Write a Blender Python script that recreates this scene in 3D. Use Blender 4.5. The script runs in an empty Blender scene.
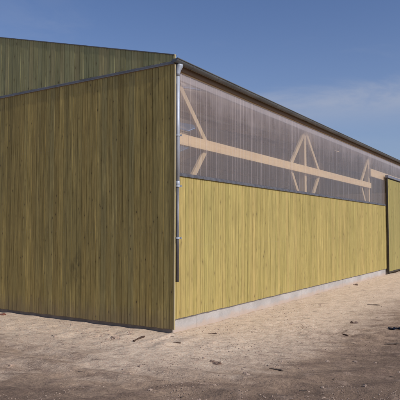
import bpy, bmesh, math, random
from mathutils import Vector, noise, Matrix
random.seed(7)
R = math.radians
scn = bpy.context.scene
COL = scn.collection

# ---------------------------------------------------------------- camera
TH = math.atan(29.5/545)
fwd_h = Vector((-math.sin(R(32.62)), math.cos(R(32.62)), 0))
CAM = Vector((4.879, -6.824, 1.6))
cam = bpy.data.cameras.new('camera'); cam_o = bpy.data.objects.new('camera', cam); COL.objects.link(cam_o)
cam.sensor_width = 36; cam.lens = 36*545/400; cam.clip_end = 3000; cam.clip_start = .05
cam_o.location = CAM
cam_o.rotation_euler = (math.pi/2+TH, 0, R(32.62))
scn.camera = cam_o

def ground_at(px, py):
    """real ground position seen in the photograph at (px,py)"""
    v = Vector(((px-200)/545, (200-py)/545, -1))
    d = cam_o.rotation_euler.to_matrix() @ v
    t = -CAM.z/d.z
    return CAM + d*t

# ---------------------------------------------------------------- node helpers
def new_mat(name):
    m = bpy.data.materials.new(name); m.use_nodes = True
    nt = m.node_tree; nt.nodes.clear()
    out = nt.nodes.new('ShaderNodeOutputMaterial')
    return m, nt, out
class N:
    def __init__(s, nt): s.nt = nt
    def n(s, t, ins=None, **kw):
        nd = s.nt.nodes.new(t)
        for k, v in kw.items(): setattr(nd, k, v)
        if ins:
            for k, v in ins.items():
                if isinstance(v, bpy.types.NodeSocket): s.nt.links.new(v, nd.inputs[k])
                else: nd.inputs[k].default_value = v
        return nd
    def math(s, op, a, b=0.0, c=None, clamp=False):
        d = {0: a, 1: b}
        if c is not None: d[2] = c
        return s.n('ShaderNodeMath', d, operation=op, use_clamp=clamp).outputs[0]
    def mix(s, f, a, b, blend='MIX'):
        nd = s.n('ShaderNodeMix', None, data_type='RGBA', blend_type=blend)
        for i, v in ((0, f), (6, a), (7, b)):
            if isinstance(v, bpy.types.NodeSocket): s.nt.links.new(v, nd.inputs[i])
            else: nd.inputs[i].default_value = v if i == 0 else (*v, 1)
        return nd.outputs[2]
    def ramp(s, f, stops, interp='LINEAR'):
        nd = s.n('ShaderNodeValToRGB', {0: f}); cr = nd.color_ramp; cr.interpolation = interp
        while len(cr.elements) < len(stops): cr.elements.new(.5)
        for e, (p, c) in zip(cr.elements, stops):
            e.position = p; e.color = (*c, 1) if not isinstance(c, float) else (c, c, c, 1)
        return nd.outputs[0]
    def noise(s, vec, scale, detail=4, rough=.55, dist=0, out=0):
        return s.n('ShaderNodeTexNoise', {'Vector': vec, 'Scale': scale, 'Detail': detail, 'Roughness': rough, 'Distortion': dist}).outputs[out]
    def smap(s, v, a, b, c=0.0, d=1.0):
        return s.n('ShaderNodeMapRange', {0: v, 1: a, 2: b, 3: c, 4: d}, interpolation_type='SMOOTHSTEP').outputs[0]
    def vmul(s, v, t): return s.n('ShaderNodeVectorMath', {0: v, 1: t}, operation='MULTIPLY').outputs[0]
    def vadd(s, v, t): return s.n('ShaderNodeVectorMath', {0: v, 1: t}, operation='ADD').outputs[0]

def wood_mat(name, tones, axis='z', knots=True, nails=None, bw=.12, stain=False, uax='x', rough=.75, grain_amt=.35, knotk=.75, kscale=1., wea=.35):
    """tones: list of board colours"""
    m, nt, out = new_mat(name); g = N(nt)
    co = g.n('ShaderNodeTexCoord').outputs['Object']
    rnd = g.n('ShaderNodeNewGeometry').outputs['Random Per Island']
    off = g.n('ShaderNodeCombineXYZ', {0: g.math('MULTIPLY', rnd, 37.), 1: g.math('MULTIPLY', rnd, 91.), 2: g.math('MULTIPLY', rnd, 17.)}).outputs[0]
    v = g.vadd(co, off)
    st = {'z': (1, 1, .06), 'y': (1, .06, 1), 'x': (.06, 1, 1)}[axis]
    vs = g.vmul(v, st)
    n = len(tones)
    base = g.ramp(rnd, [((i+.0)/max(1, n-1), t) for i, t in enumerate(tones)])
    # within-board drift of tone
    drift = g.noise(g.vmul(v, tuple(.5+3*a if a == 1 else .5 for a in st)), 1.0, 3)
    base = g.mix(g.smap(drift, .3, .75, 0, .4), base, tones[len(tones)//2], 'MIX')
    gr = g.noise(vs, 55, 6, .65, .4)
    gr2 = g.noise(vs, 14, 4, .6, 1.2)
    base = g.mix(grain_amt, base, g.ramp(gr, [(.25, .12), (.5, .5), (.75, .82)]), 'OVERLAY')
    base = g.mix(grain_amt*1.2, base, g.ramp(gr2, [(.3, .25), (.55, .5), (.7, .72)]), 'OVERLAY')
    bumpsrc = gr
    if knots:
        ks = {'z': (7.5, 7.5, 3.4), 'y': (7.5, 3.4, 7.5), 'x': (3.4, 7.5, 7.5)}[axis]
        vo = g.n('ShaderNodeTexVoronoi', {'Vector': g.vmul(v, ks), 'Scale': kscale, 'Randomness': 1.0})
        ksel = g.math('GREATER_THAN', g.n('ShaderNodeSeparateColor', {0: vo.outputs['Color']}).outputs[0], .35)
        kd = g.math('ADD', vo.outputs['Distance'], g.math('MULTIPLY', g.math('SUBTRACT', gr2, .5), .08))
        km = g.math('MULTIPLY', g.smap(kd, .05, .12, 1, 0), ksel)
        kh = g.math('MULTIPLY', g.smap(kd, .08, .32, .35, 0), ksel)
        base = g.mix(kh, base, (.17, .12, .045))
        base = g.mix(g.math('MULTIPLY', km, knotk), base, (.055, .035, .02))
    if nails:
        sep = g.n('ShaderNodeSeparateXYZ', {0: co})
        u = sep.outputs[0] if uax == 'x' else sep.outputs[1]
        z = sep.outputs[2]
        fr = g.math('FRACT', g.math('DIVIDE', g.math('ADD', u, 120.), bw))
        du = g.math('MULTIPLY', g.math('ABSOLUTE', g.math('SUBTRACT', g.math('ABSOLUTE', g.math('SUBTRACT', fr, .5)), .28)), bw)
        acc = None
        for z0 in nails:
            dz = g.math('SUBTRACT', z, g.math('ADD', z0, g.math('MULTIPLY', g.math('SUBTRACT', rnd, .5), .03)))
            d2 = g.math('SQRT', g.math('ADD', g.math('MULTIPLY', dz, dz), g.math('MULTIPLY', du, du)))
            mk = g.smap(d2, .004, .006, 1, 0)
            acc = mk if acc is None else g.math('MAXIMUM', acc, mk)
        base = g.mix(g.math('MULTIPLY', acc, .35), base, (.36, .34, .30))
    # slow weathering of the treatment, with blotches and drip streaks
    we = g.noise(g.vmul(co, (1.1, 1.1, .35)), 1.2, 4, .6)
    base = g.mix(g.smap(we, .45, .75, 0, wea), base, (.17, .15, .06))
    if stain:
        sep = g.n('ShaderNodeSeparateXYZ', {0: co})
        # damp mildew stains low on the wall
        dx = g.math('DIVIDE', g.math('ADD', sep.outputs[0], 1.95), .3)
        dz = g.math('DIVIDE', g.math('SUBTRACT', sep.outputs[2], .85), .5)
        r = g.math('SQRT', g.math('ADD', g.math('MULTIPLY', dx, dx), g.math('MULTIPLY', dz, dz)))
        sn = g.noise(g.vmul(co, (9, 9, 2.2)), 1.2, 5, .7)
        sm = g.math('MULTIPLY', g.smap(r, .3, 1.1, .75, 0), g.smap(sn, .47, .64))
        base = g.mix(g.math('MULTIPLY', sm, .7), base, (.05, .045, .025))
        # mud splash at the foot
        mz = g.math('ADD', sep.outputs[2], g.math('MULTIPLY', sn, -.5))
        base = g.mix(g.smap(mz, -.15, .2, .5, 0), base, (.24, .18, .11))
    bmp = g.n('ShaderNodeBump', {'Strength': .35, 'Distance': .002, 'Height': bumpsrc})
    p = g.n('ShaderNodeBsdfPrincipled', {'Base Color': base, 'Roughness': rough, 'Normal': bmp.outputs[0]})
    p.inputs['Specular IOR Level'].default_value = .25
    nt.links.new(p.outputs[0], out.inputs[0])
    return m

def simple_mat(name, col, rough=.5, metal=0., var=.25, vscale=6., stretch=(1, 1, 1), bump=.0, col2=None):
    m, nt, out = new_mat(name); g = N(nt)
    co = g.n('ShaderNodeTexCoord').outputs['Object']
    nz = g.noise(g.vmul(co, stretch), vscale, 6, .65, .3)
    c2 = col2 or tuple(c*(1-var) for c in col)
    base = g.mix(g.smap(nz, .35, .68), col, c2)
    fine = g.noise(co, vscale*14, 3, .6)
    base = g.mix(.12, base, g.ramp(fine, [(.3, .2), (.7, .8)]), 'OVERLAY')
    ins = {'Base Color': base, 'Roughness': g.math('ADD', g.math('MULTIPLY', nz, .25), rough-.12), 'Metallic': metal}
    if bump:
        ins['Normal'] = g.n('ShaderNodeBump', {'Strength': bump, 'Distance': .004, 'Height': fine}).outputs[0]
    p = g.n('ShaderNodeBsdfPrincipled', ins)
    nt.links.new(p.outputs[0], out.inputs[0])
    return m

# ---------------------------------------------------------------- materials
M = {}
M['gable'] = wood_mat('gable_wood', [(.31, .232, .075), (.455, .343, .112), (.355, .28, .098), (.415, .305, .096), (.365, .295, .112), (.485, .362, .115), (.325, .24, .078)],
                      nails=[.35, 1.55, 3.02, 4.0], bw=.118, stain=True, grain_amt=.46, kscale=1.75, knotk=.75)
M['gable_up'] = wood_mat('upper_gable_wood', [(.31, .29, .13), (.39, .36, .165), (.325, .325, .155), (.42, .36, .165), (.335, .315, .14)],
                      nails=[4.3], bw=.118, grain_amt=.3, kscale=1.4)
M['side'] = wood_mat('side_wood', [(.37, .295, .095), (.45, .355, .125), (.405, .335, .112), (.47, .36, .13), (.36, .295, .095), (.43, .345, .118)],
                      nails=[.35, 1.35, 2.35], bw=.118, uax='y', grain_amt=.34, knotk=.5, wea=.12, kscale=1.25)
M['door'] = wood_mat('door_wood', [(.34, .28, .10), (.38, .31, .115), (.33, .285, .10), (.39, .31, .115)], nails=[.6, 3.2], bw=.118, uax='y', grain_amt=.2)
M['frame_y'] = wood_mat('frame_timber_long', [(.68, .54, .34), (.74, .60, .40)], axis='y', grain_amt=.2, wea=.05)
M['frame_z'] = wood_mat('frame_timber_post', [(.68, .54, .34), (.74, .60, .40)], axis='z', grain_amt=.2)
M['frame_x'] = wood_mat('frame_timber_rafter', [(.72, .58, .40), (.76, .62, .44)], axis='x', grain_amt=.15, wea=.0)
M['deck'] = wood_mat('roof_boarding', [(.90, .74, .53), (.90, .76, .58), (.88, .71, .50)], axis='y', grain_amt=.12, wea=0., knotk=.3)
M['fascia'] = wood_mat('fascia_wood', [(.20, .13, .08), (.22, .145, .09)], axis='y', grain_amt=.2)
M['trim'] = wood_mat('corner_batten_wood', [(.44, .37, .20), (.47, .39, .22)], axis='z', grain_amt=.15)
M['galv'] = simple_mat('galvanised_steel', (.50, .54, .60), .55, .35, .22, 9, (1, 1, .4))
M['zinc_dark'] = simple_mat('dull_zinc', (.20, .20, .21), .5, .55, .4, 7, (1, 1, .3), col2=(.11, .105, .115))
M['gutter'] = simple_mat('gutter_zinc', (.17, .18, .18), .5, .3, .3, 5, (1, .3, 1))
M['flash'] = simple_mat('flashing_metal', (.19, .19, .19), .6, .2, .3, 5, (.3, .3, 1))
M['rail'] = simple_mat('aluminium_profile', (.42, .40, .42), .5, .3, .15, 4, (1, .2, 1))
M['roofsheet'] = simple_mat('roof_sheet', (.22, .22, .23), .55, .2, .3, 2)
M['steel'] = simple_mat('dark_steel', (.06, .048, .036), .55, .3, .3, 6)
M['header'] = simple_mat('grey_blue_metal', (.24, .25, .30), .5, .3, .2, 4)
M['bark'] = simple_mat('bark', (.10, .055, .035), .9, 0, .4, 30, bump=.6)
M['splinter'] = simple_mat('weathered_splinter', (.13, .095, .07), .85, 0, .5, 25, bump=.4)
M['plastic'] = simple_mat('dark_plastic_film', (.03, .035, .055), .35, 0, .3, 20)
M['brick'] = simple_mat('reddish_brick', (.24, .09, .055), .9, 0, .35, 25, bump=.5)

def concrete():
    m, nt, out = new_mat('plinth_concrete'); g = N(nt)
    co = g.n('ShaderNodeTexCoord').outputs['Object']
    sep = g.n('ShaderNodeSeparateXYZ', {0: co})
    n1 = g.noise(co, 1.6, 6, .6); n2 = g.noise(co, 40, 4, .7)
    base = g.mix(g.smap(n1, .35, .65), (.49, .465, .44), (.38, .36, .34))
    base = g.mix(.2, base, g.ramp(n2, [(.3, .25), (.7, .75)]), 'OVERLAY')
    # sand splash
    s = g.math('ADD', sep.outputs[2], g.math('MULTIPLY', g.noise(co, 5, 4, .6), -.16))
    base = g.mix(g.smap(s, -.06, .03, .7, 0), base, (.50, .38, .29))
    # shuttering joints
    fr = g.math('ABSOLUTE', g.math('SUBTRACT', g.math('FRACT', g.math('DIVIDE', sep.outputs[1], 1.5)), .5))
    base = g.mix(g.smap(fr, .002, .006, .5, 0), base, (.2, .19, .17))
    vo = g.n('ShaderNodeTexVoronoi', {'Vector': co, 'Scale': 22.})
    pit = g.smap(vo.outputs['Distance'], .07, .14, 1, 0)
    pit = g.math('MULTIPLY', pit, g.smap(g.noise(co, 6), .5, .6))
    base = g.mix(g.math('MULTIPLY', pit, .5), base, (.18, .17, .16))
    h = g.math('SUBTRACT', g.math('MULTIPLY', n2, .3), pit)
    b = g.n('ShaderNodeBump', {'Strength': .5, 'Distance': .004, 'Height': h})
    p = g.n('ShaderNodeBsdfPrincipled', {'Base Color': base, 'Roughness': .9, 'Normal': b.outputs[0]})
    nt.links.new(p.outputs[0], out.inputs[0]); return m
M['concrete'] = concrete()

def polycarb(name, hz0, streak):
    m, nt, out = new_mat(name); g = N(nt)
    geo = g.n('ShaderNodeNewGeometry')
    pos = geo.outputs['Position']
    sep = g.n('ShaderNodeSeparateXYZ', {0: pos})
    y = sep.outputs[1]
    line = g.n('ShaderNodeCombineXYZ', {0: 0., 1: y, 2: 0.}).outputs[0]
    rib = g.math('ABSOLUTE', g.math('SUBTRACT', g.math('FRACT', g.math('DIVIDE', g.math('ADD', y, 50.), .064)), .5))
    ribm = g.smap(rib, .0, .16, 1, 0)
    n1 = g.noise(line, 9, 2, .8)
    n2 = g.noise(line, 40, 1, .6)
    dust = g.noise(g.vmul(pos, (1, 1.5, .6)), 2.0, 5, .6)
    hz = g.math('ADD', hz0, g.math('MULTIPLY', ribm, g.smap(n1, .42, .66, .0, streak)))
    hz = g.math('ADD', hz, g.math('MULTIPLY', n2, .08))
    hz = g.math('ADD', hz, g.math('MULTIPLY', dust, .14))
    if streak > .3:   # painted light: pale haze band under the eave, denser toward the sheet top
        zz = g.math('ADD', sep.outputs[2], g.math('MULTIPLY', g.math('SUBTRACT', dust, .5), .9))
        hz = g.math('ADD', hz, g.smap(zz, 3.45, 4.15, 0, .27))
    tr = g.n('ShaderNodeBsdfTransparent', {0: (.96, .93, .90, 1)})
    df = g.n('ShaderNodeBsdfDiffuse', {0: (.74, .64, .62, 1)})
    tl = g.n('ShaderNodeBsdfTranslucent', {0: (.92, .86, .80, 1)})
    dm = g.n('ShaderNodeMixShader', {0: .5, 1: df.outputs[0], 2: tl.outputs[0]})
    a = g.n('ShaderNodeMixShader', {0: hz, 1: tr.outputs[0], 2: dm.outputs[0]})
    bmp = g.n('ShaderNodeBump', {'Strength': .25, 'Distance': .004, 'Height': g.math('ADD', ribm, dust)})
    gl = g.n('ShaderNodeBsdfGlossy', {0: (.9, .9, .95, 1), 'Roughness': .16, 'Normal': bmp.outputs[0]})
    fr = g.n('ShaderNodeFresnel', {'IOR': 1.5})
    b = g.n('ShaderNodeMixShader', {0: g.math('MULTIPLY', fr.outputs[0], .75), 1: a.outputs[0], 2: gl.outputs[0]})
    nt.links.new(b.outputs[0], out.inputs[0]); return m
M['poly'] = polycarb('hazy_ribbed_sheet', .13, .6)
M['rooflight'] = polycarb('clear_ribbed_sheet', .0, .1)

def ground_mat():
    m, nt, out = new_mat('sandy_soil'); g = N(nt)
    co = g.n('ShaderNodeTexCoord').outputs['Object']
    at = g.n('ShaderNodeAttribute', attribute_name='wet').outputs['Fac']
    n_big = g.noise(co, .55, 5, .6, .6)
    n_mid = g.noise(co, 3.2, 4, .6, .15)
    n_str = g.noise(g.vmul(co, (1.0, 3.4, 1)), 2.2, 4, .6, .2)
    n_fine = g.noise(co, 34, 5, .7)
    n_grit = g.noise(co, 140, 3, .7)
    w = g.math('ADD', at, g.math('MULTIPLY', g.math('SUBTRACT', n_big, .5), .7))
    w = g.math('ADD', w, g.math('MULTIPLY', g.math('SUBTRACT', n_mid, .5), .45))
    w = g.math('ADD', w, g.math('MULTIPLY', g.math('SUBTRACT', n_str, .5), .7))
    base = g.ramp(w, [(.05, (.74, .575, .415)), (.35, (.59, .45, .325)), (.62, (.40, .285, .195)), (1.0, (.215, .15, .105))])
    base = g.mix(g.smap(n_mid, .55, .72, 0, .4), base, (.60, .44, .32))
    rot = g.n('ShaderNodeVectorRotate', {'Vector': co, 'Angle': R(-30)}, rotation_type='Z_AXIS').outputs[0]
    n_tr = g.noise(g.vmul(rot, (.55, 2.6, 1)), 1.9, 5, .62, .25)
    tr = g.math('MULTIPLY', g.smap(n_tr, .50, .66), g.smap(at, .15, .6))
    base = g.mix(g.math('MULTIPLY', tr, .6), base, (.16, .108, .08))
    n_tr2 = g.noise(g.vmul(rot, (2.2, 7.5, 1)), 2.0, 5, .68, .3)
    base = g.mix(g.smap(n_tr2, .52, .68, 0, .6), base, (.21, .145, .11))
    base = g.mix(.55, base, g.ramp(n_fine, [(.28, .22), (.5, .5), (.72, .74)]), 'OVERLAY')
    base = g.mix(.4, base, g.ramp(n_grit, [(.3, .25), (.7, .75)]), 'OVERLAY')
    # crumbs of dark humus / wood shavings trodden in
    vo = g.n('ShaderNodeTexVoronoi', {'Vector': g.vmul(co, (1, 1.8, 1)), 'Scale': 19., 'Randomness': 1.})
    sel = g.math('GREATER_THAN', g.n('ShaderNodeSeparateColor', {0: vo.outputs['Color']}).outputs[0], .70)
    cr = g.math('MULTIPLY', g.smap(g.math('ADD', vo.outputs['Distance'], g.math('MULTIPLY', n_fine, .3)), .28, .36, 1, 0), sel)
    cr = g.math('MULTIPLY', cr, g.smap(n_str, .48, .62))
    base = g.mix(g.math('MULTIPLY', cr, .75), base, (.13, .085, .06))
    h = g.math('ADD', g.math('MULTIPLY', n_fine, .34), g.math('MULTIPLY', n_grit, .14))
    h = g.math('ADD', h, g.math('MULTIPLY', n_mid, 1.2))
    h = g.math('ADD', h, g.math('MULTIPLY', n_str, .7))
    b = g.n('ShaderNodeBump', {'Strength': 1.0, 'Distance': .045, 'Height': h})
    p = g.n('ShaderNodeBsdfPrincipled', {'Base Color': base, 'Roughness': .95, 'Normal': b.outputs[0]})
    p.inputs['Specular IOR Level'].default_value = .15
    nt.links.new(p.outputs[0], out.inputs[0]); return m
M['ground'] = ground_mat()

def clod_mat(name, c1, c2):
    m, nt, out = new_mat(name); g = N(nt)
    co = g.n('ShaderNodeTexCoord').outputs['Object']
    pos = g.n('ShaderNodeNewGeometry').outputs['Position']
    r = g.noise(pos, 3.0, 3)
    f = g.noise(pos, 60, 5, .7)
    base = g.mix(g.smap(r, .35, .65), c1, c2)
    base = g.mix(.5, base, g.ramp(f, [(.3, .25), (.7, .75)]), 'OVERLAY')
    b = g.n('ShaderNodeBump', {'Strength': .7, 'Distance': .006, 'Height': f})
    p = g.n('ShaderNodeBsdfPrincipled', {'Base Color': base, 'Roughness': .95, 'Normal': b.outputs[0]})
    nt.links.new(p.outputs[0], out.inputs[0]); return m
M['clod'] = clod_mat('clod_soil', (.44, .325, .24), (.28, .205, .155))
M['clod_dark'] = clod_mat('clod_humus', (.15, .10, .075), (.22, .15, .11))

# ---------------------------------------------------------------- object helpers
def link(name, bm, mat, parent=None, smooth=False):
    me = bpy.data.meshes.new(name); bmesh.ops.recalc_face_normals(bm, faces=bm.faces[:])
    bm.to_mesh(me); bm.free()
    if smooth:
        for p in me.polygons: p.use_smooth = True
    me.materials.append(mat)
    o = bpy.data.objects.new(name, me); COL.objects.link(o)
    if parent: o.parent = parent
    return o
def tag(o, label, cat, group=None):
    o['label'] = label; o['category'] = cat
    if group: o['group'] = group
def box(bm, x0, x1, y0, y1, z0, z1, bev=0.):
    vs = [bm.verts.new((x, y, z)) for x in (x0, x1) for y in (y0, y1) for z in (z0, z1)]
    fs = [(0, 1, 3, 2), (4, 6, 7, 5), (0, 4, 5, 1), (2, 3, 7, 6), (0, 2, 6, 4), (1, 5, 7, 3)]
    F = [bm.faces.new([vs[i] for i in f]) for f in fs]
    if bev:
        es = list({e for f in F for e in f.edges})
        bmesh.ops.bevel(bm, geom=es, offset=bev, segments=1, affect='EDGES')
def beam(bm, a, b, w, h, up=Vector((0, 0, 1)), bev=.004):
    a = Vector(a); b = Vector(b); d = (b-a).normalized()
    s = d.cross(up); s = s.normalized() if s.length > .01 else Vector((1, 0, 0)); u = s.cross(d)
    t = bmesh.new(); L = (b-a).length
    box(t, 0, L, -w/2, w/2, -h/2, h/2, bev)
    mt = Matrix((( d.x, s.x, u.x, a.x), (d.y, s.y, u.y, a.y), (d.z, s.z, u.z, a.z), (0, 0, 0, 1)))
    t.transform(mt); me = bpy.data.meshes.new('t'); t.to_mesh(me); t.free(); bm.from_mesh(me); bpy.data.meshes.remove(me)
def sweep(bm, pts, r, n=20, cap=True, radii=None):
    rings = []
    for i, p in enumerate(pts):
        p = Vector(p)
        d = (Vector(pts[min(i+1, len(pts)-1)])-Vector(pts[max(i-1, 0)])).normalized()
        ref = Vector((0, 1, 0)) if abs(d.y) < .9 else Vector((1, 0, 0))
        s = d.cross(ref).normalized(); u = s.cross(d); rr = radii[i] if radii else r
        rings.append([bm.verts.new(p+s*math.cos(k*2*math.pi/n)*rr+u*math.sin(k*2*math.pi/n)*rr) for k in range(n)])
    for a, b in zip(rings, rings[1:]):
        for k in range(n): bm.faces.new((a[k], a[(k+1) % n], b[(k+1) % n], b[k]))
    if cap: bm.faces.new(rings[0]); bm.faces.new(rings[-1][::-1])

def cladding(axis, u0, u1, zb, ztop, front, depth, w=.118, sign=-1, jit=.0015):
    """vertical profiled boards, each a shape of its own.  axis 'x': wall in the XZ plane facing sign*Y ; 'y': wall in YZ facing sign*X.
       front = coordinate of the front face; every board has two flat faces and a middle groove."""
    bm = bmesh.new()
    u = u0
    while u < u1-1e-4:
        e = min(u+w*random.uniform(.93, 1.07), u1)
        g = .0045
        j = random.uniform(-jit, jit); jb = random.uniform(-.004, .004)
        prof = [(u+.001, depth), (u+.001, .012), (u+.0055, .0), ((u+e)/2-.006, 0), ((u+e)/2-.002, .0045), ((u+e)/2+.002, .0045), ((u+e)/2+.006, 0), (e-.0055, 0), (e-.001, .012), (e-.001, depth)]
        if e-u < w*.6: prof = [(u+.001, depth), (u+.001, .004), (u+.004, 0), (e-.004, 0), (e-.001, .004), (e-.001, depth)]
        lo, hi = [], []
        for (pu, pd) in prof:
            c = front+j-sign*pd
            zt = ztop(pu) if callable(ztop) else ztop
            zbb = (zb(pu) if callable(zb) else zb)+jb
            for lst, z in ((lo, zbb), (hi, zt)):
                lst.append(bm.verts.new((pu, c, z) if axis == 'x' else (c, pu, z)))
        n = len(prof)
        for i in range(n):
            k = (i+1) % n
            bm.faces.new((lo[i], lo[k], hi[k], hi[i]))
        bm.faces.new(lo[::-1]); bm.faces.new(hi)
        u = e
    return bm

# ---------------------------------------------------------------- barn
SL = .258            # roof slope
LEN = 33.0; HW = 8.0
def ztop(x): return 4.315 + SL*(-x if x > -HW else 2*HW+x)
barn = bpy.data.objects.new('barn', None); COL.objects.link(barn); barn.empty_display_size = .5
tag(barn, 'long green-tinted timber clad barn with a translucent strip under the eave and a grey downpipe', 'barn')
DOOR0, DOOR1 = 13.02, 17.3
OPEN0, OPEN1 = 13.4, 17.1

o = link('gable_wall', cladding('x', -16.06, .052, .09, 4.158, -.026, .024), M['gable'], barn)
o['label'] = 'brown-green vertical boards in half shade'
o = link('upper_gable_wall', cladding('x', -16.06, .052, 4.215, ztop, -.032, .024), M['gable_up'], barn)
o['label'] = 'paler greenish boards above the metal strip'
bm = bmesh.new(); box(bm, -16.05, -.045, -.0015, .1, .1, 4.15)
link('gable_backing', bm, M['deck'], barn)
bm = bmesh.new()   # triangle backing behind upper boards
vs = []
for yy in (-.0075, .08):
    vs.append([bm.verts.new((x, yy, z)) for x, z in ((.02, 4.16), (.02, 4.26), (-HW, ztop(-HW)-.06), (-16.04, 4.26), (-16.04, 4.16))])
bm.faces.new(vs[0]); bm.faces.new(vs[1][::-1])
for i in range(5): bm.faces.new((vs[0][i], vs[0][(i+1) % 5], vs[1][(i+1) % 5], vs[1][i]))
link('upper_gable_backing', bm, M['deck'], barn)
# bent metal strip between the two fields of boards
bm = bmesh.new()
pr = [(-.0085, 4.21), (-.034, 4.213), (-.040, 4.207), (-.041, 4.176), (-.044, 4.166), (-.041, 4.166), (-.037, 4.172), (-.036, 4.203), (-.0085, 4.203)]
A = [bm.verts.new((-16.08, y, z)) for y, z in pr]; B = [bm.verts.new((.06, y, z)) for y, z in pr]
for i in range(len(pr)): bm.faces.new((A[i], A[(i+1) % len(pr)], B[(i+1) % len(pr)], B[i]))
bm.faces.new(A); bm.faces.new(B[::-1])
link('flashing', bm, M['flash'], barn)
# light batten on the board ends at the corner
bm = bmesh.new(); box(bm, .0525, .070, -.030, -.004, .085, 4.165, .002)
link('corner_batten', bm, M['trim'], barn)
bm = bmesh.new(); box(bm, .0525, .066, -.032, .0, 4.215, 4.318, .002)
link('verge_end', bm, M['trim'], barn)

# plinths
bm = bmesh.new(); box(bm, -.24, -.042, .03, OPEN0, -.4, .262, .006)
link('side_plinth', bm, M['concrete'], barn)
bm = bmesh.new(); box(bm, -.24, -.042, OPEN1, LEN, -.4, .262, .006)
link('side_plinth', bm, M['concrete'], barn)
bm = bmesh.new(); box(bm, -16.0, .01, .004, .028, -.4, .099); box(bm, -15.9, -.25, .029, .2, -.4, .3)
link('gable_plinth', bm, simple_mat('plinth_in_gable', (.24, .20, .165), .9, 0, .3, 5), barn)
# lower boards, long side
for a, b in ((.002, OPEN0-.005), (OPEN1+.005, LEN)):
    link('side_wall', cladding('y', a, b, .222, 2.452, .0, .022, sign=1), M['side'], barn)
    bm = bmesh.new(); box(bm, -.036, -.023, a+.003, b, .265, 2.44)
    link('side_backing', bm, M['deck'], barn)
    bm = bmesh.new()
    pr = [(-.03, 2.50), (-.012, 2.498), (.012, 2.478), (.020, 2.474), (.022, 2.44), (.017, 2.44), (.014, 2.468), (-.03, 2.47)]
    A = [bm.verts.new((x, a+.002, z)) for x, z in pr]; B = [bm.verts.new((x, b, z)) for x, z in pr]
    for i in range(len(pr)): bm.faces.new((A[i], A[(i+1) % len(pr)], B[(i+1) % len(pr)], B[i]))
    bm.faces.new(A); bm.faces.new(B[::-1])
    link('drip_sill', bm, M['zinc_dark'], barn)

# translucent sheets : trapezoid corrugations; width 1.1
def sheet_mesh():
    bm = bmesh.new(); W = 1.098; p = .077; y = 0; pts = []
    while y < W-.001:
        for q, d in ((0, 0), (.020, .0), (.029, .002), (.048, .002), (.057, 0)):
            if y+q < W: pts.append((y+q, d))
        y += p
    pts.append((W, 0))
    lo = [bm.verts.new((d, y, 0)) for y, d in pts]; hi = [bm.verts.new((d, y, 1)) for y, d in pts]
    for i in range(len(pts)-1): bm.faces.new((lo[i], lo[i+1], hi[i+1], hi[i]))
    me = bpy.data.meshes.new('translucent_sheet'); bm.to_mesh(me); bm.free(); me.materials.append(M['poly']); return me
SM = sheet_mesh()
i = 0; y = .02
while y < LEN-.5:
    s = bpy.data.objects.new('translucent_sheet', SM); COL.objects.link(s); s.parent = barn
    z0 = 2.50
    if y > OPEN0-1.0 and y < OPEN1: z0 = 2.50
    s.location = (-.018 + (.0012 if i % 2 else 0), y, z0); s.scale = (1, 1, 4.125-z0)
    y += 1.1; i += 1
for k in range(30):
    s = bpy.data.objects.new('translucent_sheet', SM); COL.objects.link(s); s.parent = barn
    s.location = (-15.985, .02+k*1.1, 2.6); s.scale = (1, 1, 1.45)
# slim aluminium head profile behind sheets, and eave boards
bm = bmesh.new(); box(bm, -.075, -.026, .03, LEN, 3.985, 4.085)
link('head_profile', bm, M['rail'], barn)
bm = bmesh.new(); box(bm, -.012, .018, .0, LEN, 4.115, 4.20, .002)
link('fascia', bm, M['fascia'], barn)
bm = bmesh.new(); box(bm, -.11, -.014, .03, LEN, 4.095, 4.2, .003)
link('eave_purlin', bm, M['frame_y'], barn)

# gutter (half round, open top) with end cap
bm = bmesh.new(); n = 14; cx, cz, r = .084, 4.236, .055
ra = []
for yy in (-.06, LEN+.05):
    outer = [bm.verts.new((cx-r*math.cos(math.pi*k/n), yy, cz-r*1.02*math.sin(math.pi*k/n))) for k in range(n+1)]
    inner = [bm.verts.new((cx-(r-.004)*math.cos(math.pi*k/n), yy, cz-(r-.004)*1.02*math.sin(math.pi*k/n))) for k in range(n+1)]
    ra.append((outer, inner))
(o1, i1), (o2, i2) = ra
for k in range(n):
    bm.faces.new((o1[k], o1[k+1], o2[k+1], o2[k])); bm.faces.new((i1[k], i2[k], i2[k+1], i1[k+1]))
bm.faces.new((o1[0], i1[0], i2[0], o2[0])); bm.faces.new((o1[n], o2[n], i2[n], i1[n]))
bm.faces.new(o1[::-1]); bm.faces.new(o2)
sweep(bm, [(cx+r+.003, -.06, cz), (cx+r+.003, LEN+.05, cz)], .009, 8)
gut = link('gutter', bm, M['gutter'], barn)
me0 = None
for k in range(int(LEN/.8)):
    if me0 is None:
        bm = bmesh.new(); m_ = 12
        a_ = [bm.verts.new((cx-(r+.003)*math.cos(math.pi*q/m_), 0, cz-(r+.003)*1.02*math.sin(math.pi*q/m_))) for q in range(m_+1)]
        b_ = [bm.verts.new((v.co.x, .025, v.co.z)) for v in a_]
        for q in range(m_): bm.faces.new((a_[q], b_[q], b_[q+1], a_[q+1]))
        ob = link('gutter_bracket', bm, M['gutter'], gut); me0 = ob.data
    else:
        ob = bpy.data.objects.new('gutter_bracket', me0); COL.objects.link(ob); ob.parent = gut
    ob.location.y = .4+k*.8

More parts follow.
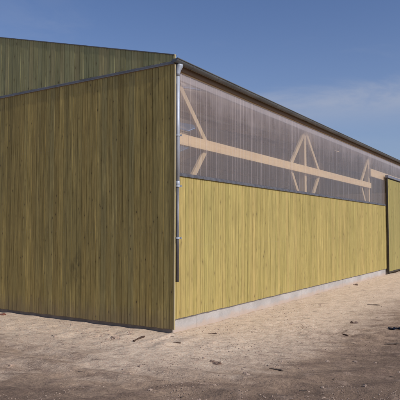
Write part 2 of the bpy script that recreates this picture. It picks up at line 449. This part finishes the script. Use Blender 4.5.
# roof
def slab(x0, x1, y0, y1, dz0, dz1):
    bm = bmesh.new()
    f = lambda x: ztop(x)-.02
    vs = [bm.verts.new((x, y, f(x)+dz)) for x in (x0, x1) for y in (y0, y1) for dz in (dz0, dz1)]
    for q in [(0, 1, 3, 2), (4, 6, 7, 5), (0, 4, 5, 1), (2, 3, 7, 6), (0, 2, 6, 4), (1, 5, 7, 3)]: bm.faces.new([vs[i] for i in q])
    return bm
RL0, RL1 = -7.05, -8.95
LIGHTS = [(.55, 3.2, -.6, -6.9), (6.65, 7.15, -.95, -1.95), (13.35, 13.95, -1.1, -2.1)]   # y0, y1, x0, x1 of added roof lights; the first, unseen, brightens the interior
def spans(x0, x1, y0, y1):
    """rectangles of the near slope left after cutting the added roof lights"""
    out = []; y = y0
    for (a, b, p, q) in LIGHTS:
        out.append((x0, x1, y, a)); out.append((x0, p, a, b)); out.append((q, x1, a, b)); y = b
    out.append((x0, x1, y, y1)); return out
def joined(parts):
    bm = bmesh.new()
    for (x0, x1, y0, y1, d0, d1) in parts:
        if abs(x1-x0) < .004 or y1-y0 < .004: continue
        t = slab(x0, x1, y0, y1, d0, d1); me = bpy.data.meshes.new('t'); t.to_mesh(me); t.free(); bm.from_mesh(me); bpy.data.meshes.remove(me)
    return bm
link('roof_sheet', joined([(*q, -.03, -.005) for q in spans(.05, RL0, .02, LEN)]), M['roofsheet'], barn)
FAR = [(.6, 5.4), (6.2, 11.0), (11.8, 16.0)]; FX0, FX1 = -9.6, -15.2      # unseen roof lights added to the far slope to brighten the interior
def far_rects(x0, x1, y0, y1):
    out = []; y = y0
    for a, b in FAR:
        out += [(x0, x1, y, a), (x0, FX0, a, b), (FX1, x1, a, b)]; y = b
    out.append((x0, x1, y, y1)); return out
link('roof_sheet', joined([(*q, -.03, -.005) for q in far_rects(RL1, -16.0, .02, LEN)]), M['roofsheet'], barn)
for l0, l1 in FAR:
    bm = bmesh.new(); f = lambda x: ztop(x)-.02
    bm.faces.new([bm.verts.new(c) for c in ((FX0, l0, f(FX0)), (FX1, l0, f(FX1)), (FX1, l1, f(FX1)), (FX0, l1, f(FX0)))])
    link('added_roof_light', bm, M['rooflight'], barn)
for a, b in ((RL0, -8.0), (-8.0, RL1)):
    link('roof_sheet', slab(a, b, 13.8, LEN, -.03, -.005), M['roofsheet'], barn)
    link('roof_boarding', slab(a, b, 13.8, LEN, -.055, -.033), M['deck'], barn)
for a, b in ((0, RL0), (RL1, -16.)):
    P = []; x = a
    while x > b+.02:
        x2 = max(x-.19, b)
        if a == 0:
            y = .085
            for (l0, l1, p, q) in LIGHTS:
                P.append((x, x2+.004, y, l0, -.055, -.033))
                if x <= q or x2 >= p: P.append((x, x2+.004, l0+.001, l1-.001, -.055, -.033))
                y = l1
            P.append((x, x2+.004, y, LEN, -.055, -.033))
        else:
            y = .085
            for l0, l1 in FAR:
                P.append((x, x2+.004, y, l0, -.055, -.033))
                if x2 >= FX0-.01 or x <= FX1+.01: P.append((x, x2+.004, l0+.001, l1-.001, -.055, -.033))
                y = l1
            P.append((x, x2+.004, y, LEN, -.055, -.033))
        x = x2
    link('roof_boarding', joined(P), M['deck'], barn)
for (l0, l1, p, q) in LIGHTS:
    bm = bmesh.new(); f = lambda x: ztop(x)-.02
    bm.faces.new([bm.verts.new(c) for c in ((p, l0, f(p)), (q, l0, f(q)), (q, l1, f(q)), (p, l1, f(p)))])
    link('added_roof_light', bm, M['rooflight'], barn)
# ridge light : translucent strip
for (a, b) in ((RL0+.05, -8.0), (-8.0, RL1-.05)):
    bm = bmesh.new()
    f = lambda x: ztop(x)
    v = [bm.verts.new(p) for p in ((a, .02, f(a)), (b, .02, f(b)), (b, 13.8, f(b)), (a, 13.8, f(a)))]; bm.faces.new(v)
    bm.faces.ensure_lookup_table()
    link('ridge_light', bm, M['rooflight'], barn)

# structural frames behind the sheets
XF = -.19
frames = [.27, 5.80, 11.42, 16.8, 22.3, 27.8, 32.7]
H = .92; ZB = 3.05
for fy in frames:
    for sx, xx in ((1, XF), (-1, -16-XF)):
        bm = bmesh.new(); box(bm, xx-.07, xx+.07, fy-.065, fy+.065, -.1, 4.06, .004)
        link('post', bm, M['frame_z'], barn)
    # pair of rafters
    bm = bmesh.new(); beam(bm, (-.12, fy, ztop(-.12)-.195), (-7.95, fy, ztop(-7.95)-.195), .12, .24); link('rafter', bm, M['frame_x'], barn)
    bm = bmesh.new(); beam(bm, (-15.88, fy, ztop(-15.88)-.195), (-8.05, fy, ztop(-8.05)-.195), .12, .24); link('rafter', bm, M['frame_x'], barn)
    for s in (-1, 1):
        if s == 1 and abs(fy-11.42) < .1: continue
        if fy+s*H < .1 or fy+s*H > LEN-.05: continue
        bm = bmesh.new(); beam(bm, (XF+.06, fy+s*.03, 4.0), (XF+.06, fy+s*H, ZB+.05), .10, .05, Vector((1, 0, 0))); link('brace', bm, M['frame_z'], barn)
        bm = bmesh.new(); beam(bm, (XF+.06, fy+s*H, ZB-.05), (XF+.06, fy+s*.1, 2.0), .10, .05, Vector((1, 0, 0))); link('brace', bm, M['frame_z'], barn)
# the photographed first bay: rail boards in lengths
rl = [.05, 5.80, 11.42]
for a, b in zip(rl, rl[1:]):
    bm = bmesh.new(); box(bm, XF+.09, XF+.14, a+.003, b-.003, ZB-.09, ZB+.09, .004); link('girt', bm, M['frame_y'], barn)
bm = bmesh.new(); box(bm, XF+.09, XF+.14, 16.8, LEN-.1, ZB-.09, ZB+.09, .004); link('girt', bm, M['frame_y'], barn)
bm = bmesh.new(); box(bm, XF+.08, XF+.14, 11.37, 16.7, 3.36, 3.62, .005); link('lintel', bm, M['frame_y'], barn)
# purlins (not at boarding plane)
for x in (-2.0, -4.0, -6.0, -6.95, -9.05, -10, -12, -14):
    bm = bmesh.new(); z = ztop(x)-.145
    box(bm, x-.04, x+.04, .1, LEN-.05, z-.07, z+.065, .003); link('purlin', bm, M['frame_y'], barn)
# far long side and end wall
link('side_wall', cladding('y', 0, LEN, .1, 2.60, -16.03, .022, w=.236, sign=-1), M['side'], barn)
bm = bmesh.new(); box(bm, -16.0, -15.98, .03, LEN-.05, -.3, 2.6); link('side_backing', bm, M['deck'], barn)
bm = bmesh.new(); box(bm, -16.03, -16.0, 0, LEN, 4.05, 4.25); link('fascia', bm, M['fascia'], barn)
link('gable_wall', cladding('x', -16.06, .05, .1, lambda x: ztop(x), LEN+.03, .024, w=.236, sign=1), M['gable'], barn)
bm = bmesh.new(); box(bm, -16, 0, LEN-.02, LEN+.004, -.2, 4.2); link('gable_backing', bm, M['deck'], barn)

bm = bmesh.new(); box(bm, -15.8, -.26, .25, LEN-.15, -.2, .10); link('barn_floor', bm, simple_mat('pale_floor_concrete', (.72, .67, .58), .9, 0, .15, 3), barn)
for sx in (0, 1):
    bm = bmesh.new(); xa, xb = ((.062, -HW) if sx == 0 else (-16.07, -HW))
    za, zb = ztop(xa)+.001, ztop(xb)+.001
    q = [bm.verts.new((x, y, z+dz)) for x, z in ((xa, za), (xb, zb)) for y in (-.040, .03) for dz in (0, .014)]
    for f_ in [(0, 1, 3, 2), (4, 6, 7, 5), (0, 4, 5, 1), (2, 3, 7, 6), (0, 2, 6, 4), (1, 5, 7, 3)]: bm.faces.new([q[i] for i in f_])
    link('verge_cap', bm, M['flash'], barn)
# sliding door, hung outside on a rail
door = bpy.data.objects.new('sliding_door', None); COL.objects.link(door); door.parent = barn; door.location = (0, 0, 0)
link('door_panel', cladding('y', DOOR0+.055, DOOR1-.055, .12, 3.40, .080, .02, sign=1), M['door'], door)
bm = bmesh.new()
box(bm, .028, .088, DOOR0, DOOR0+.04, .07, 3.44, .002); box(bm, .028, .088, DOOR1-.05, DOOR1, .07, 3.44, .002)
box(bm, .03, .09, DOOR0+.052, DOOR1-.052, .07, .118, .002); box(bm, .026, .056, DOOR0+.052, DOOR1-.052, 3.40, 3.44, .002)
box(bm, .026, .056, DOOR0+.052, DOOR1-.052, 1.7, 1.78)
link('door_frame', bm, M['steel'], door)
bm = bmesh.new(); box(bm, .012, .115, DOOR0-.02, DOOR1+4.2, 3.442, 3.53, .004)
link('door_rail_cover', bm, M['header'], barn)

# downpipe
px, py, pr_ = .060, .062, .031
dp = bpy.data.objects.new('downpipe', None); COL.objects.link(dp); dp.parent = barn
bm = bmesh.new(); sweep(bm, [(px, py, 2.31), (px, py, 3.2), (px, py, 4.03)], pr_, 24); link('upper_pipe', bm, M['galv'], dp, True)
bm = bmesh.new(); sweep(bm, [(px, py, .80), (px, py, 1.5), (px, py, 2.305)], pr_-.003, 24); o = link('lower_pipe', bm, M['zinc_dark'], dp, True); o['label'] = 'dark dull lower length of the pipe'
bm = bmesh.new(); sweep(bm, [(px, py, 3.99), (px, py, 4.04), (px+.004, py+.005, 4.09), (px+.012, py+.02, 4.15), (px+.012, py+.02, 4.175)], 1, 24, radii=[.034, .037, .045, .060, .061]); link('hopper', bm, M['galv'], dp, True)
for z in (3.06, 2.27, 1.47):
    bm = bmesh.new(); sweep(bm, [(px, py, z-.014), (px, py, z-.012), (px, py, z+.012), (px, py, z+.014)], 1, 24, radii=[.036, .041, .041, .036])
    box(bm, .002, px-.03, py-.008, py+.008, z-.008, z+.008); box(bm, px+.02, px+.062, py+.018, py+.026, z-.012, z+.012)
    link('pipe_clamp', bm, M['galv'], dp)
bm = bmesh.new(); sweep(bm, [(px, py, 2.285), (px, py, 2.29), (px, py, 2.34), (px, py, 2.345)], 1, 24, radii=[.035, .038, .038, .035]); link('pipe_socket', bm, M['galv'], dp, True)

# ---------------------------------------------------------------- ground
def dist_gable(x, y):     # distance outside the building footprint
    dx = max(x, 0, -16-x) if (x > 0 or x < -16) else 0
    dy = -y if y < 0 else max(0, y-LEN)
    return math.hypot(dx, dy)
PATCH = [(ground_at(70, 326), .5, .5), (ground_at(97, 333), .55, 1.), (ground_at(112, 334), .3, .9), (ground_at(60, 348), .5, .5), (ground_at(205, 345), .6, .4), (ground_at(320, 335), 1.4, .5), (ground_at(370, 335), 1.2, .6), (ground_at(265, 365), .6, .5)]
def rut(d, w): return math.exp(-(d/w)**2)
def gz(x, y):
    n = noise.noise
    z = .045*n(Vector((x*.35, y*.35, 1.3))) + .03*n(Vector((x*.9, y*.9, 5.1)))
    far = math.hypot(x, y)
    if far < 30:
        d = dist_gable(x, y)
        z += .014*noise.fractal(Vector((x*2.6, y*2.6, .4)), .9, 2.1, 4)
        # trodden lumps close to the gable
        lump = math.exp(-((d-.75)/.5)**2)*(1 if y < 0.2 else .5)
        z += .055*lump*max(0, n(Vector((x*3.6, y*3.6, 9)))+.1)*(1+.8*n(Vector((x*11, y*11, 2))))
        z += .012*max(0, noise.fractal(Vector((x*7, y*7, 6)), .8, 2.1, 3))*max(0, n(Vector((x*.9, y*.9, 33)))+.35)
        # footprints / rough patches
        z += .012*(1-abs(n(Vector((x*6, y*6, 3)))*2))*max(0, n(Vector((x*.8, y*.8, 8)))+.1)
        # wheel ruts along the gable, bending away past the corner
        wob = .12*n(Vector((x*.5, 0, 2)))
        for c in (-2.0, -3.7, -2.55):
            k = c+wob+(.02*max(0, x+1)**2)
            dd = y-k
            tread = .5*n(Vector((x*5, dd*3, 4)))
            z += -.028*rut(dd, .13)*(1+tread) + .016*rut(abs(dd)-.23, .08)
        # second pair sweeping alongside the long wall
        rr = math.hypot(x-11.5, y+6.5)
        for c in (8.4, 10.0, 7.2):
            dd = rr-c+wob
            z += -.022*rut(dd, .14)*(1+.5*n(Vector((x*3, y*3, 14)))) + .012*rut(abs(dd)-.24, .09)
        for pc, pr0, pa in PATCH:
            q = math.hypot((x-pc.x)*.55+(y-pc.y)*.2, y-pc.y)/pr0
            if q < 1.5:
                kk = math.exp(-q*q*2)*pa
                v1 = n(Vector((x*4.2, y*7, 12))); v2 = n(Vector((x*10, y*13, 21)))
                z += kk*(.05*max(0, v1+.05)+.022*v2)
        # sand banked on the plinth
        if d < 1.2:
            b = (1-d/1.2)
            z = z*(1-.7*b) + (.012 if x > 0 else .0)*b + .022*b*n(Vector((x*1.3, y*1.3, 7))) + .03*b*b*max(-.2, n(Vector((x*3.1, y*3.1, 17))))
            if x <= 0.05 and y < 0: z += .026*b
    if -16.5 < x < -.1 and .1 < y < LEN: z = -.03
    if far > 60: z += .6*n(Vector((x*.01, y*.01, 0)))*min(1, (far-60)/100)
    return z
def axis_pts(lo, hi, a, b, fine):
    pts = []
    v = a
    while v < b: pts.append(v); v += fine
    st = fine; v = b
    while v < hi: pts.append(v); st *= 1.13; v += st
    pts.append(hi); st = fine; v = a-fine
    while v > lo: pts.insert(0, v); st *= 1.13; v -= st
    pts.insert(0, lo); return pts
X = axis_pts(-900, 900, -6.5, 6.2, .035); Y = axis_pts(-900, 900, -4.6, 4.0, .035)
# keep a medium step along the wall to the door
Y2 = []; v = Y[0]
for a in Y:
    if a <= 4.0: Y2.append(a)
v = 4.0
while v < 16: v += .075; Y2.append(v)
st = .1
while v < 900: st *= 1.13; v += st; Y2.append(v)
Y = Y2
verts = []; wet = []
for yy in Y:
    for xx in X:
        verts.append((xx, yy, gz(xx, yy)))
        d = dist_gable(xx, yy)
        if yy < 0 and xx < 0: w = .05+.52*min(1, max(0, (d-.7)/1.5))
        else:
            # worn damp lane further from the wall
            w = -.05+1.12*min(1, max(0, (d-1.2)/2.3))
            if yy > 2: w -= .18*min(1, (yy-2)/6)
        wet.append(w)
nx = len(X)
faces = [(j*nx+i, j*nx+i+1, (j+1)*nx+i+1, (j+1)*nx+i) for j in range(len(Y)-1) for i in range(nx-1)]
me = bpy.data.meshes.new('ground'); me.from_pydata(verts, [], faces)
at = me.attributes.new('wet', 'FLOAT', 'POINT'); at.data.foreach_set('value', wet)
me.polygons.foreach_set('use_smooth', [True]*len(faces)); me.update()
me.materials.append(M['ground'])
gr = bpy.data.objects.new('ground', me); COL.objects.link(gr); gr['kind'] = 'structure'
print('ground verts', len(verts))

# ---------------------------------------------------------------- litter on the soil
def rock(seed, r, squash=(1, 1, .6), sub=2, rough=.35):
    bm = bmesh.new(); bmesh.ops.create_icosphere(bm, subdivisions=sub, radius=1)
    for v in bm.verts:
        c = v.co.copy()
        k = 1+rough*noise.noise(c*1.4+Vector((seed*7.3, 0, 0)))+rough*.5*noise.noise(c*3.5+Vector((0, seed*3.1, 0)))
        v.co = Vector((c.x*squash[0], c.y*squash[1], c.z*squash[2]))*k*r
    return bm
def place(o, x, y, rz=0, sink=.0, s=1.):
    o.location = (x, y, gz(x, y)-sink); o.rotation_euler = (random.uniform(-.15, .15), random.uniform(-.15, .15), rz); o.scale = (s, s, s)
def outside(x, y): return dist_gable(x, y) > .06

# singled-out pieces seen in the photograph
p = ground_at(3, 316.5); o = link('brick_fragment', rock(3, .05, (1.3, .9, .6)), M['brick']); place(o, p.x, p.y, .3, .0)
tag(o, 'reddish brick fragment on the sand at the foot of the gable, far left', 'brick fragment')
def stick(L, r, seed, bend=.02, mat='splinter', name='stick', knob=False):
    bm = bmesh.new(); n = 9; pts = []; rad = []
    for i in range(n):
        t = i/(n-1); pts.append((L*(t-.5), bend*math.sin(t*3.1)+.004*noise.noise(Vector((t*5, seed, 0))), .5*r+.004*noise.noise(Vector((t*4, seed, 5)))))
        rad.append(r*(.45+.75*t if not knob else (1.1 if i == 0 else .45+.9*t))*(1+.25*noise.noise(Vector((t*9, seed, 2)))))
    rad[-1] *= .55
    sweep(bm, pts, r, 8, radii=rad)
    for v in bm.verts: v.co.z *= .75
    return link(name, bm, M[mat], None, True)
def ang(pa, pb):
    a = ground_at(*pa); b = ground_at(*pb); return (a+b)/2, math.atan2(b.y-a.y, b.x-a.x), (b-a).length
def put_stick(pa, pb, r, label, mat='splinter', knob=False, seed=1, name='stick', cat='stick'):
    c, an, L = ang(pa, pb); o = stick(min(L, .6), r, seed, .01, mat, name, knob)
    o.location = (c.x, c.y, gz(c.x, c.y)+r*.2); o.rotation_euler = (0, 0, an); tag(o, label, cat)
put_stick((134, 343), (144.5, 338.5), .018, 'dark bark stick with a thick end in front of the gable near the corner', 'bark', True, 1, 'bark_stick', 'stick')
put_stick((367, 304), (380, 304.5), .014, 'thin straight dark stick on pale sand below the door end of the plinth', seed=2)
put_stick((338.5, 334.2), (348, 337), .016, 'dark splinter lying right of centre where the sand turns damp', 'bark', seed=3)
put_stick((269, 370.5), (283, 373), .012, 'thin dark splinter in the damp soil at the bottom centre of the photo', seed=4)
put_stick((172, 345), (181, 345.2), .010, 'small splinter on the sand just in front of the barn corner', 'bark', seed=5)
put_stick((208, 334), (217, 334), .010, 'brown twig on the sand beside the long concrete plinth', 'bark', seed=6)
put_stick((384, 347), (400, 346), .014, 'long dark stick at the right edge of the photo in damp soil', seed=7)
for (px_, py_, r_, lab, mt) in ((354, 322, .055, 'dark round soil lump on the sand between the plinth and the damp lane', 'clod_dark'),
                      (356, 285.5, .06, 'dark clod against the concrete plinth near the sliding door', 'clod_dark'),
                      (212, 361.5, .032, 'small dark lump left of another one, on the dry edge of the lane', 'clod_dark'),
                      (217.5, 363, .045, 'larger dark flat lump with a smaller one at its left', 'clod_dark'),
                      (116, 340, .05, 'pale sandy lump in the trodden patch before the gable', 'clod'),
                      (11, 364, .03, 'pale stone half sunk in the lane at lower left', 'clod')):
    q = ground_at(px_, py_); o = link('soil_lump', rock(px_, r_, (1.15, .9, .8), 3, .6), M[mt]); place(o, q.x, q.y, .4, r_*.15); tag(o, lab, 'soil lump')
# scrap of dark film at the right edge
q = ground_at(396, 331); bm = bmesh.new(); nn = 12
gv = [[bm.verts.new(((i/nn-.5)*.22, (j/nn-.5)*.12*(1+.3*math.sin(i*.9)), .016+.016*noise.noise(Vector((i*.5, j*.6, 2)))+.012*math.sin(i*1.1+j*.7))) for j in range(nn+1)] for i in range(nn+1)]
for i in range(nn):
    for j in range(nn): bm.faces.new((gv[i][j], gv[i+1][j], gv[i+1][j+1], gv[i][j+1]))
bmesh.ops.solidify(bm, geom=bm.faces[:], thickness=.003)
o = link('plastic_scrap', bm, M['plastic'], None, True); o.location = (q.x, q.y, gz(q.x, q.y)); o.rotation_euler = (0, 0, R(32)); tag(o, 'crumpled dark blue plastic scrap on the damp soil at the right edge', 'plastic scrap')

# small scattered clods, individuals
protos = [rock(k, 1., (1.2, 1, .62), 2, .45) for k in range(5)]
pm = []
for k, b in enumerate(protos):
    me = bpy.data.meshes.new('small_clod'); b.to_mesh(me); b.free(); me.materials.append(M['clod'] if k % 5 < 4 else M['clod_dark']); pm.append(me)
cnt = 0
while cnt < 90:
    px_, py_ = random.uniform(0, 400), random.uniform(285, 400)
    if cnt < 40: px_, py_ = random.gauss(100, 22), random.gauss(334, 5)
    q = ground_at(px_, py_)
    if not outside(q.x, q.y) or q.y > 14 or (q.y > 0 and q.x < .05): continue
    r_ = random.choice((.012, .016, .02, .026))
    o = bpy.data.objects.new('small_clod', random.choice(pm[:4])); COL.objects.link(o)
    o.location = (q.x, q.y, gz(q.x, q.y)-r_*.1); o.scale = (r_, r_, r_); o.rotation_euler = (0, 0, random.uniform(0, 6))
    tag(o, 'thumb-sized crumbly clod of dry sandy soil scattered on the yard', 'soil clod', 'small dry clods scattered on the yard'); cnt += 1
# wood shavings and chips
def chip(k):
    bm = bmesh.new(); box(bm, -.5, .5, -.09, .09, -.03, .03)
    bmesh.ops.subdivide_edges(bm, edges=bm.edges[:], cuts=2)
    for v in bm.verts: v.co += Vector((0, .08*noise.noise(v.co*3+Vector((k, 0, 0))), .06*noise.noise(v.co*2+Vector((0, k, 0)))))
    me = bpy.data.meshes.new('wood_chip'); bm.to_mesh(me); bm.free(); me.materials.append(M['splinter']); return me
cm = [chip(k*3.3) for k in range(4)]
cnt = 0
while cnt < 18:
    px_, py_ = random.gauss(310, 60), random.gauss(345, 24)
    if cnt % 4 == 0: px_, py_ = random.uniform(0, 250), random.uniform(335, 395)
    if not (0 < px_ < 400 and 290 < py_ < 400): continue
    q = ground_at(px_, py_)
    if not outside(q.x, q.y) or (q.y > 0 and q.x < .1): continue
    s_ = random.uniform(.03, .07)
    o = bpy.data.objects.new('wood_chip', random.choice(cm)); COL.objects.link(o)
    o.location = (q.x, q.y, gz(q.x, q.y)+s_*.03); o.scale = (s_, s_, s_); o.rotation_euler = (random.uniform(-.2, .2), random.uniform(-.1, .1), R(32)+random.gauss(0, .6))
    tag(o, 'small grey-brown wood chip trodden into the sandy yard', 'wood chip', 'small wood chips littering the yard'); cnt += 1
# crumbs and gravel : one uncountable object
bm = bmesh.new()
def crumb(x, y, r):
    z = gz(x, y); base = Vector((x, y, z+r*.25)); a0 = random.uniform(0, 6)
    ring = [bm.verts.new(base+Vector((math.cos(a0+k*1.257)*r*random.uniform(.7, 1.2), math.sin(a0+k*1.257)*r*random.uniform(.7, 1.2), random.uniform(-.2, .2)*r))) for k in range(5)]
    t = bm.verts.new(base+Vector((random.uniform(-.3, .3)*r, random.uniform(-.3, .3)*r, r*random.uniform(.45, .8)))); b = bm.verts.new(base-Vector((0, 0, r*.6)))
    for k in range(5): bm.faces.new((ring[k], ring[(k+1) % 5], t)); bm.faces.new((ring[(k+1) % 5], ring[k], b))
k = 0
while k < 3200:
    px_, py_ = random.uniform(-40, 440), 276+130*random.random()**.8
    q = ground_at(px_, py_)
    if not outside(q.x, q.y) or q.y > 16 or (q.y > 0 and q.x < .05): continue
    cl = noise.noise(Vector((q.x*1.1, q.y*1.1, 4)))+.5*noise.noise(Vector((q.x*4, q.y*4, 1)))
    if cl < random.uniform(-.1, .6): continue
    crumb(q.x, q.y, random.choice((.003, .004, .005, .006, .008, .011))); k += 1
o = link('soil_crumbs', bm, clod_mat('crumb_soil', (.37, .275, .205), (.27, .195, .15))); o['kind'] = 'stuff'; o['label'] = 'loose crumbs of sandy soil and grit strewn over the yard'; o['category'] = 'soil crumbs'

# ---------------------------------------------------------------- light
SUN_AZ, SUN_EL = 93.5, 38.0     # clockwise from +Y
d = Vector((math.sin(R(SUN_AZ))*math.cos(R(SUN_EL)), math.cos(R(SUN_AZ))*math.cos(R(SUN_EL)), math.sin(R(SUN_EL))))
L = bpy.data.lights.new('sun', 'SUN'); L.energy = 3.0; L.angle = R(.53); L.color = (1, .94, .87)
lo = bpy.data.objects.new('sun', L); COL.objects.link(lo); lo.rotation_euler = d.to_track_quat('Z', 'Y').to_euler(); lo.location = d*30
w = bpy.data.worlds.new('World'); scn.world = w; w.use_nodes = True
nt = w.node_tree; nt.nodes.clear(); g = N(nt)
sky = nt.nodes.new('ShaderNodeTexSky'); sky.sky_type = 'NISHITA'; sky.sun_disc = False
sky.sun_elevation = R(SUN_EL); sky.sun_rotation = R(SUN_AZ); sky.air_density = 1.0; sky.dust_density = 1.8; sky.ozone_density = 2.6; sky.altitude = 100
tc = g.n('ShaderNodeTexCoord').outputs['Generated']
cn = g.noise(g.vmul(tc, (2.2, 2.2, 9.0)), 1.3, 7, .6, .6)
cn2 = g.noise(g.vmul(tc, (1, 1, 2.0)), 1.7, 3, .5)
sep = g.n('ShaderNodeSeparateXYZ', {0: tc})
zm = g.math('MULTIPLY', g.smap(sep.outputs[2], .02, .12), g.smap(sep.outputs[2], .28, .5, 1, 0))
cf = g.math('MULTIPLY', g.math('MULTIPLY', g.smap(cn, .50, .78, 0, .3), g.smap(cn2, .42, .62)), zm)
skc = g.mix(1.0, sky.outputs[0], (.88, .93, 1.14), 'MULTIPLY')
cdir = (cam_o.rotation_euler.to_matrix() @ Vector((165/545, 98/545, -1))).normalized()   # bearing of the thin cloud
dt = g.n('ShaderNodeVectorMath', {0: g.vmul(tc, (1, 1, 1)), 1: tuple(cdir)}, operation='DOT_PRODUCT').outputs['Value']
dz = g.math('ABSOLUTE', g.math('SUBTRACT', sep.outputs[2], g.math('ADD', cdir.z, g.math('MULTIPLY', g.math('SUBTRACT', cn, .5), .12))))
cl = g.math('MULTIPLY', g.smap(dt, .955, .998), g.smap(dz, .0, .055, 1, 0))
cf = g.math('MAXIMUM', cf, g.math('MULTIPLY', cl, g.smap(cn, .25, .7)))
hzn = g.smap(sep.outputs[2], .0, .42, .30, 0)
skc = g.mix(hzn, skc, (4.2, 4.8, 5.8))
col = g.mix(g.math('MULTIPLY', cf, .62), skc, (4.6, 4.8, 5.5))
bg = g.n('ShaderNodeBackground', {0: col, 1: .1})
wo = nt.nodes.new('ShaderNodeOutputWorld'); nt.links.new(bg.outputs[0], wo.inputs[0])

scn.view_settings.view_transform = 'Standard'; scn.view_settings.look = 'None'
scn.view_settings.exposure = -.02; scn.view_settings.gamma = 1; scn.view_settings.use_curve_mapping = False
scn.render.engine = 'CYCLES'
scn.cycles.transparent_max_bounces = 16; scn.cycles.max_bounces = 8
scn.cycles.use_denoising = True
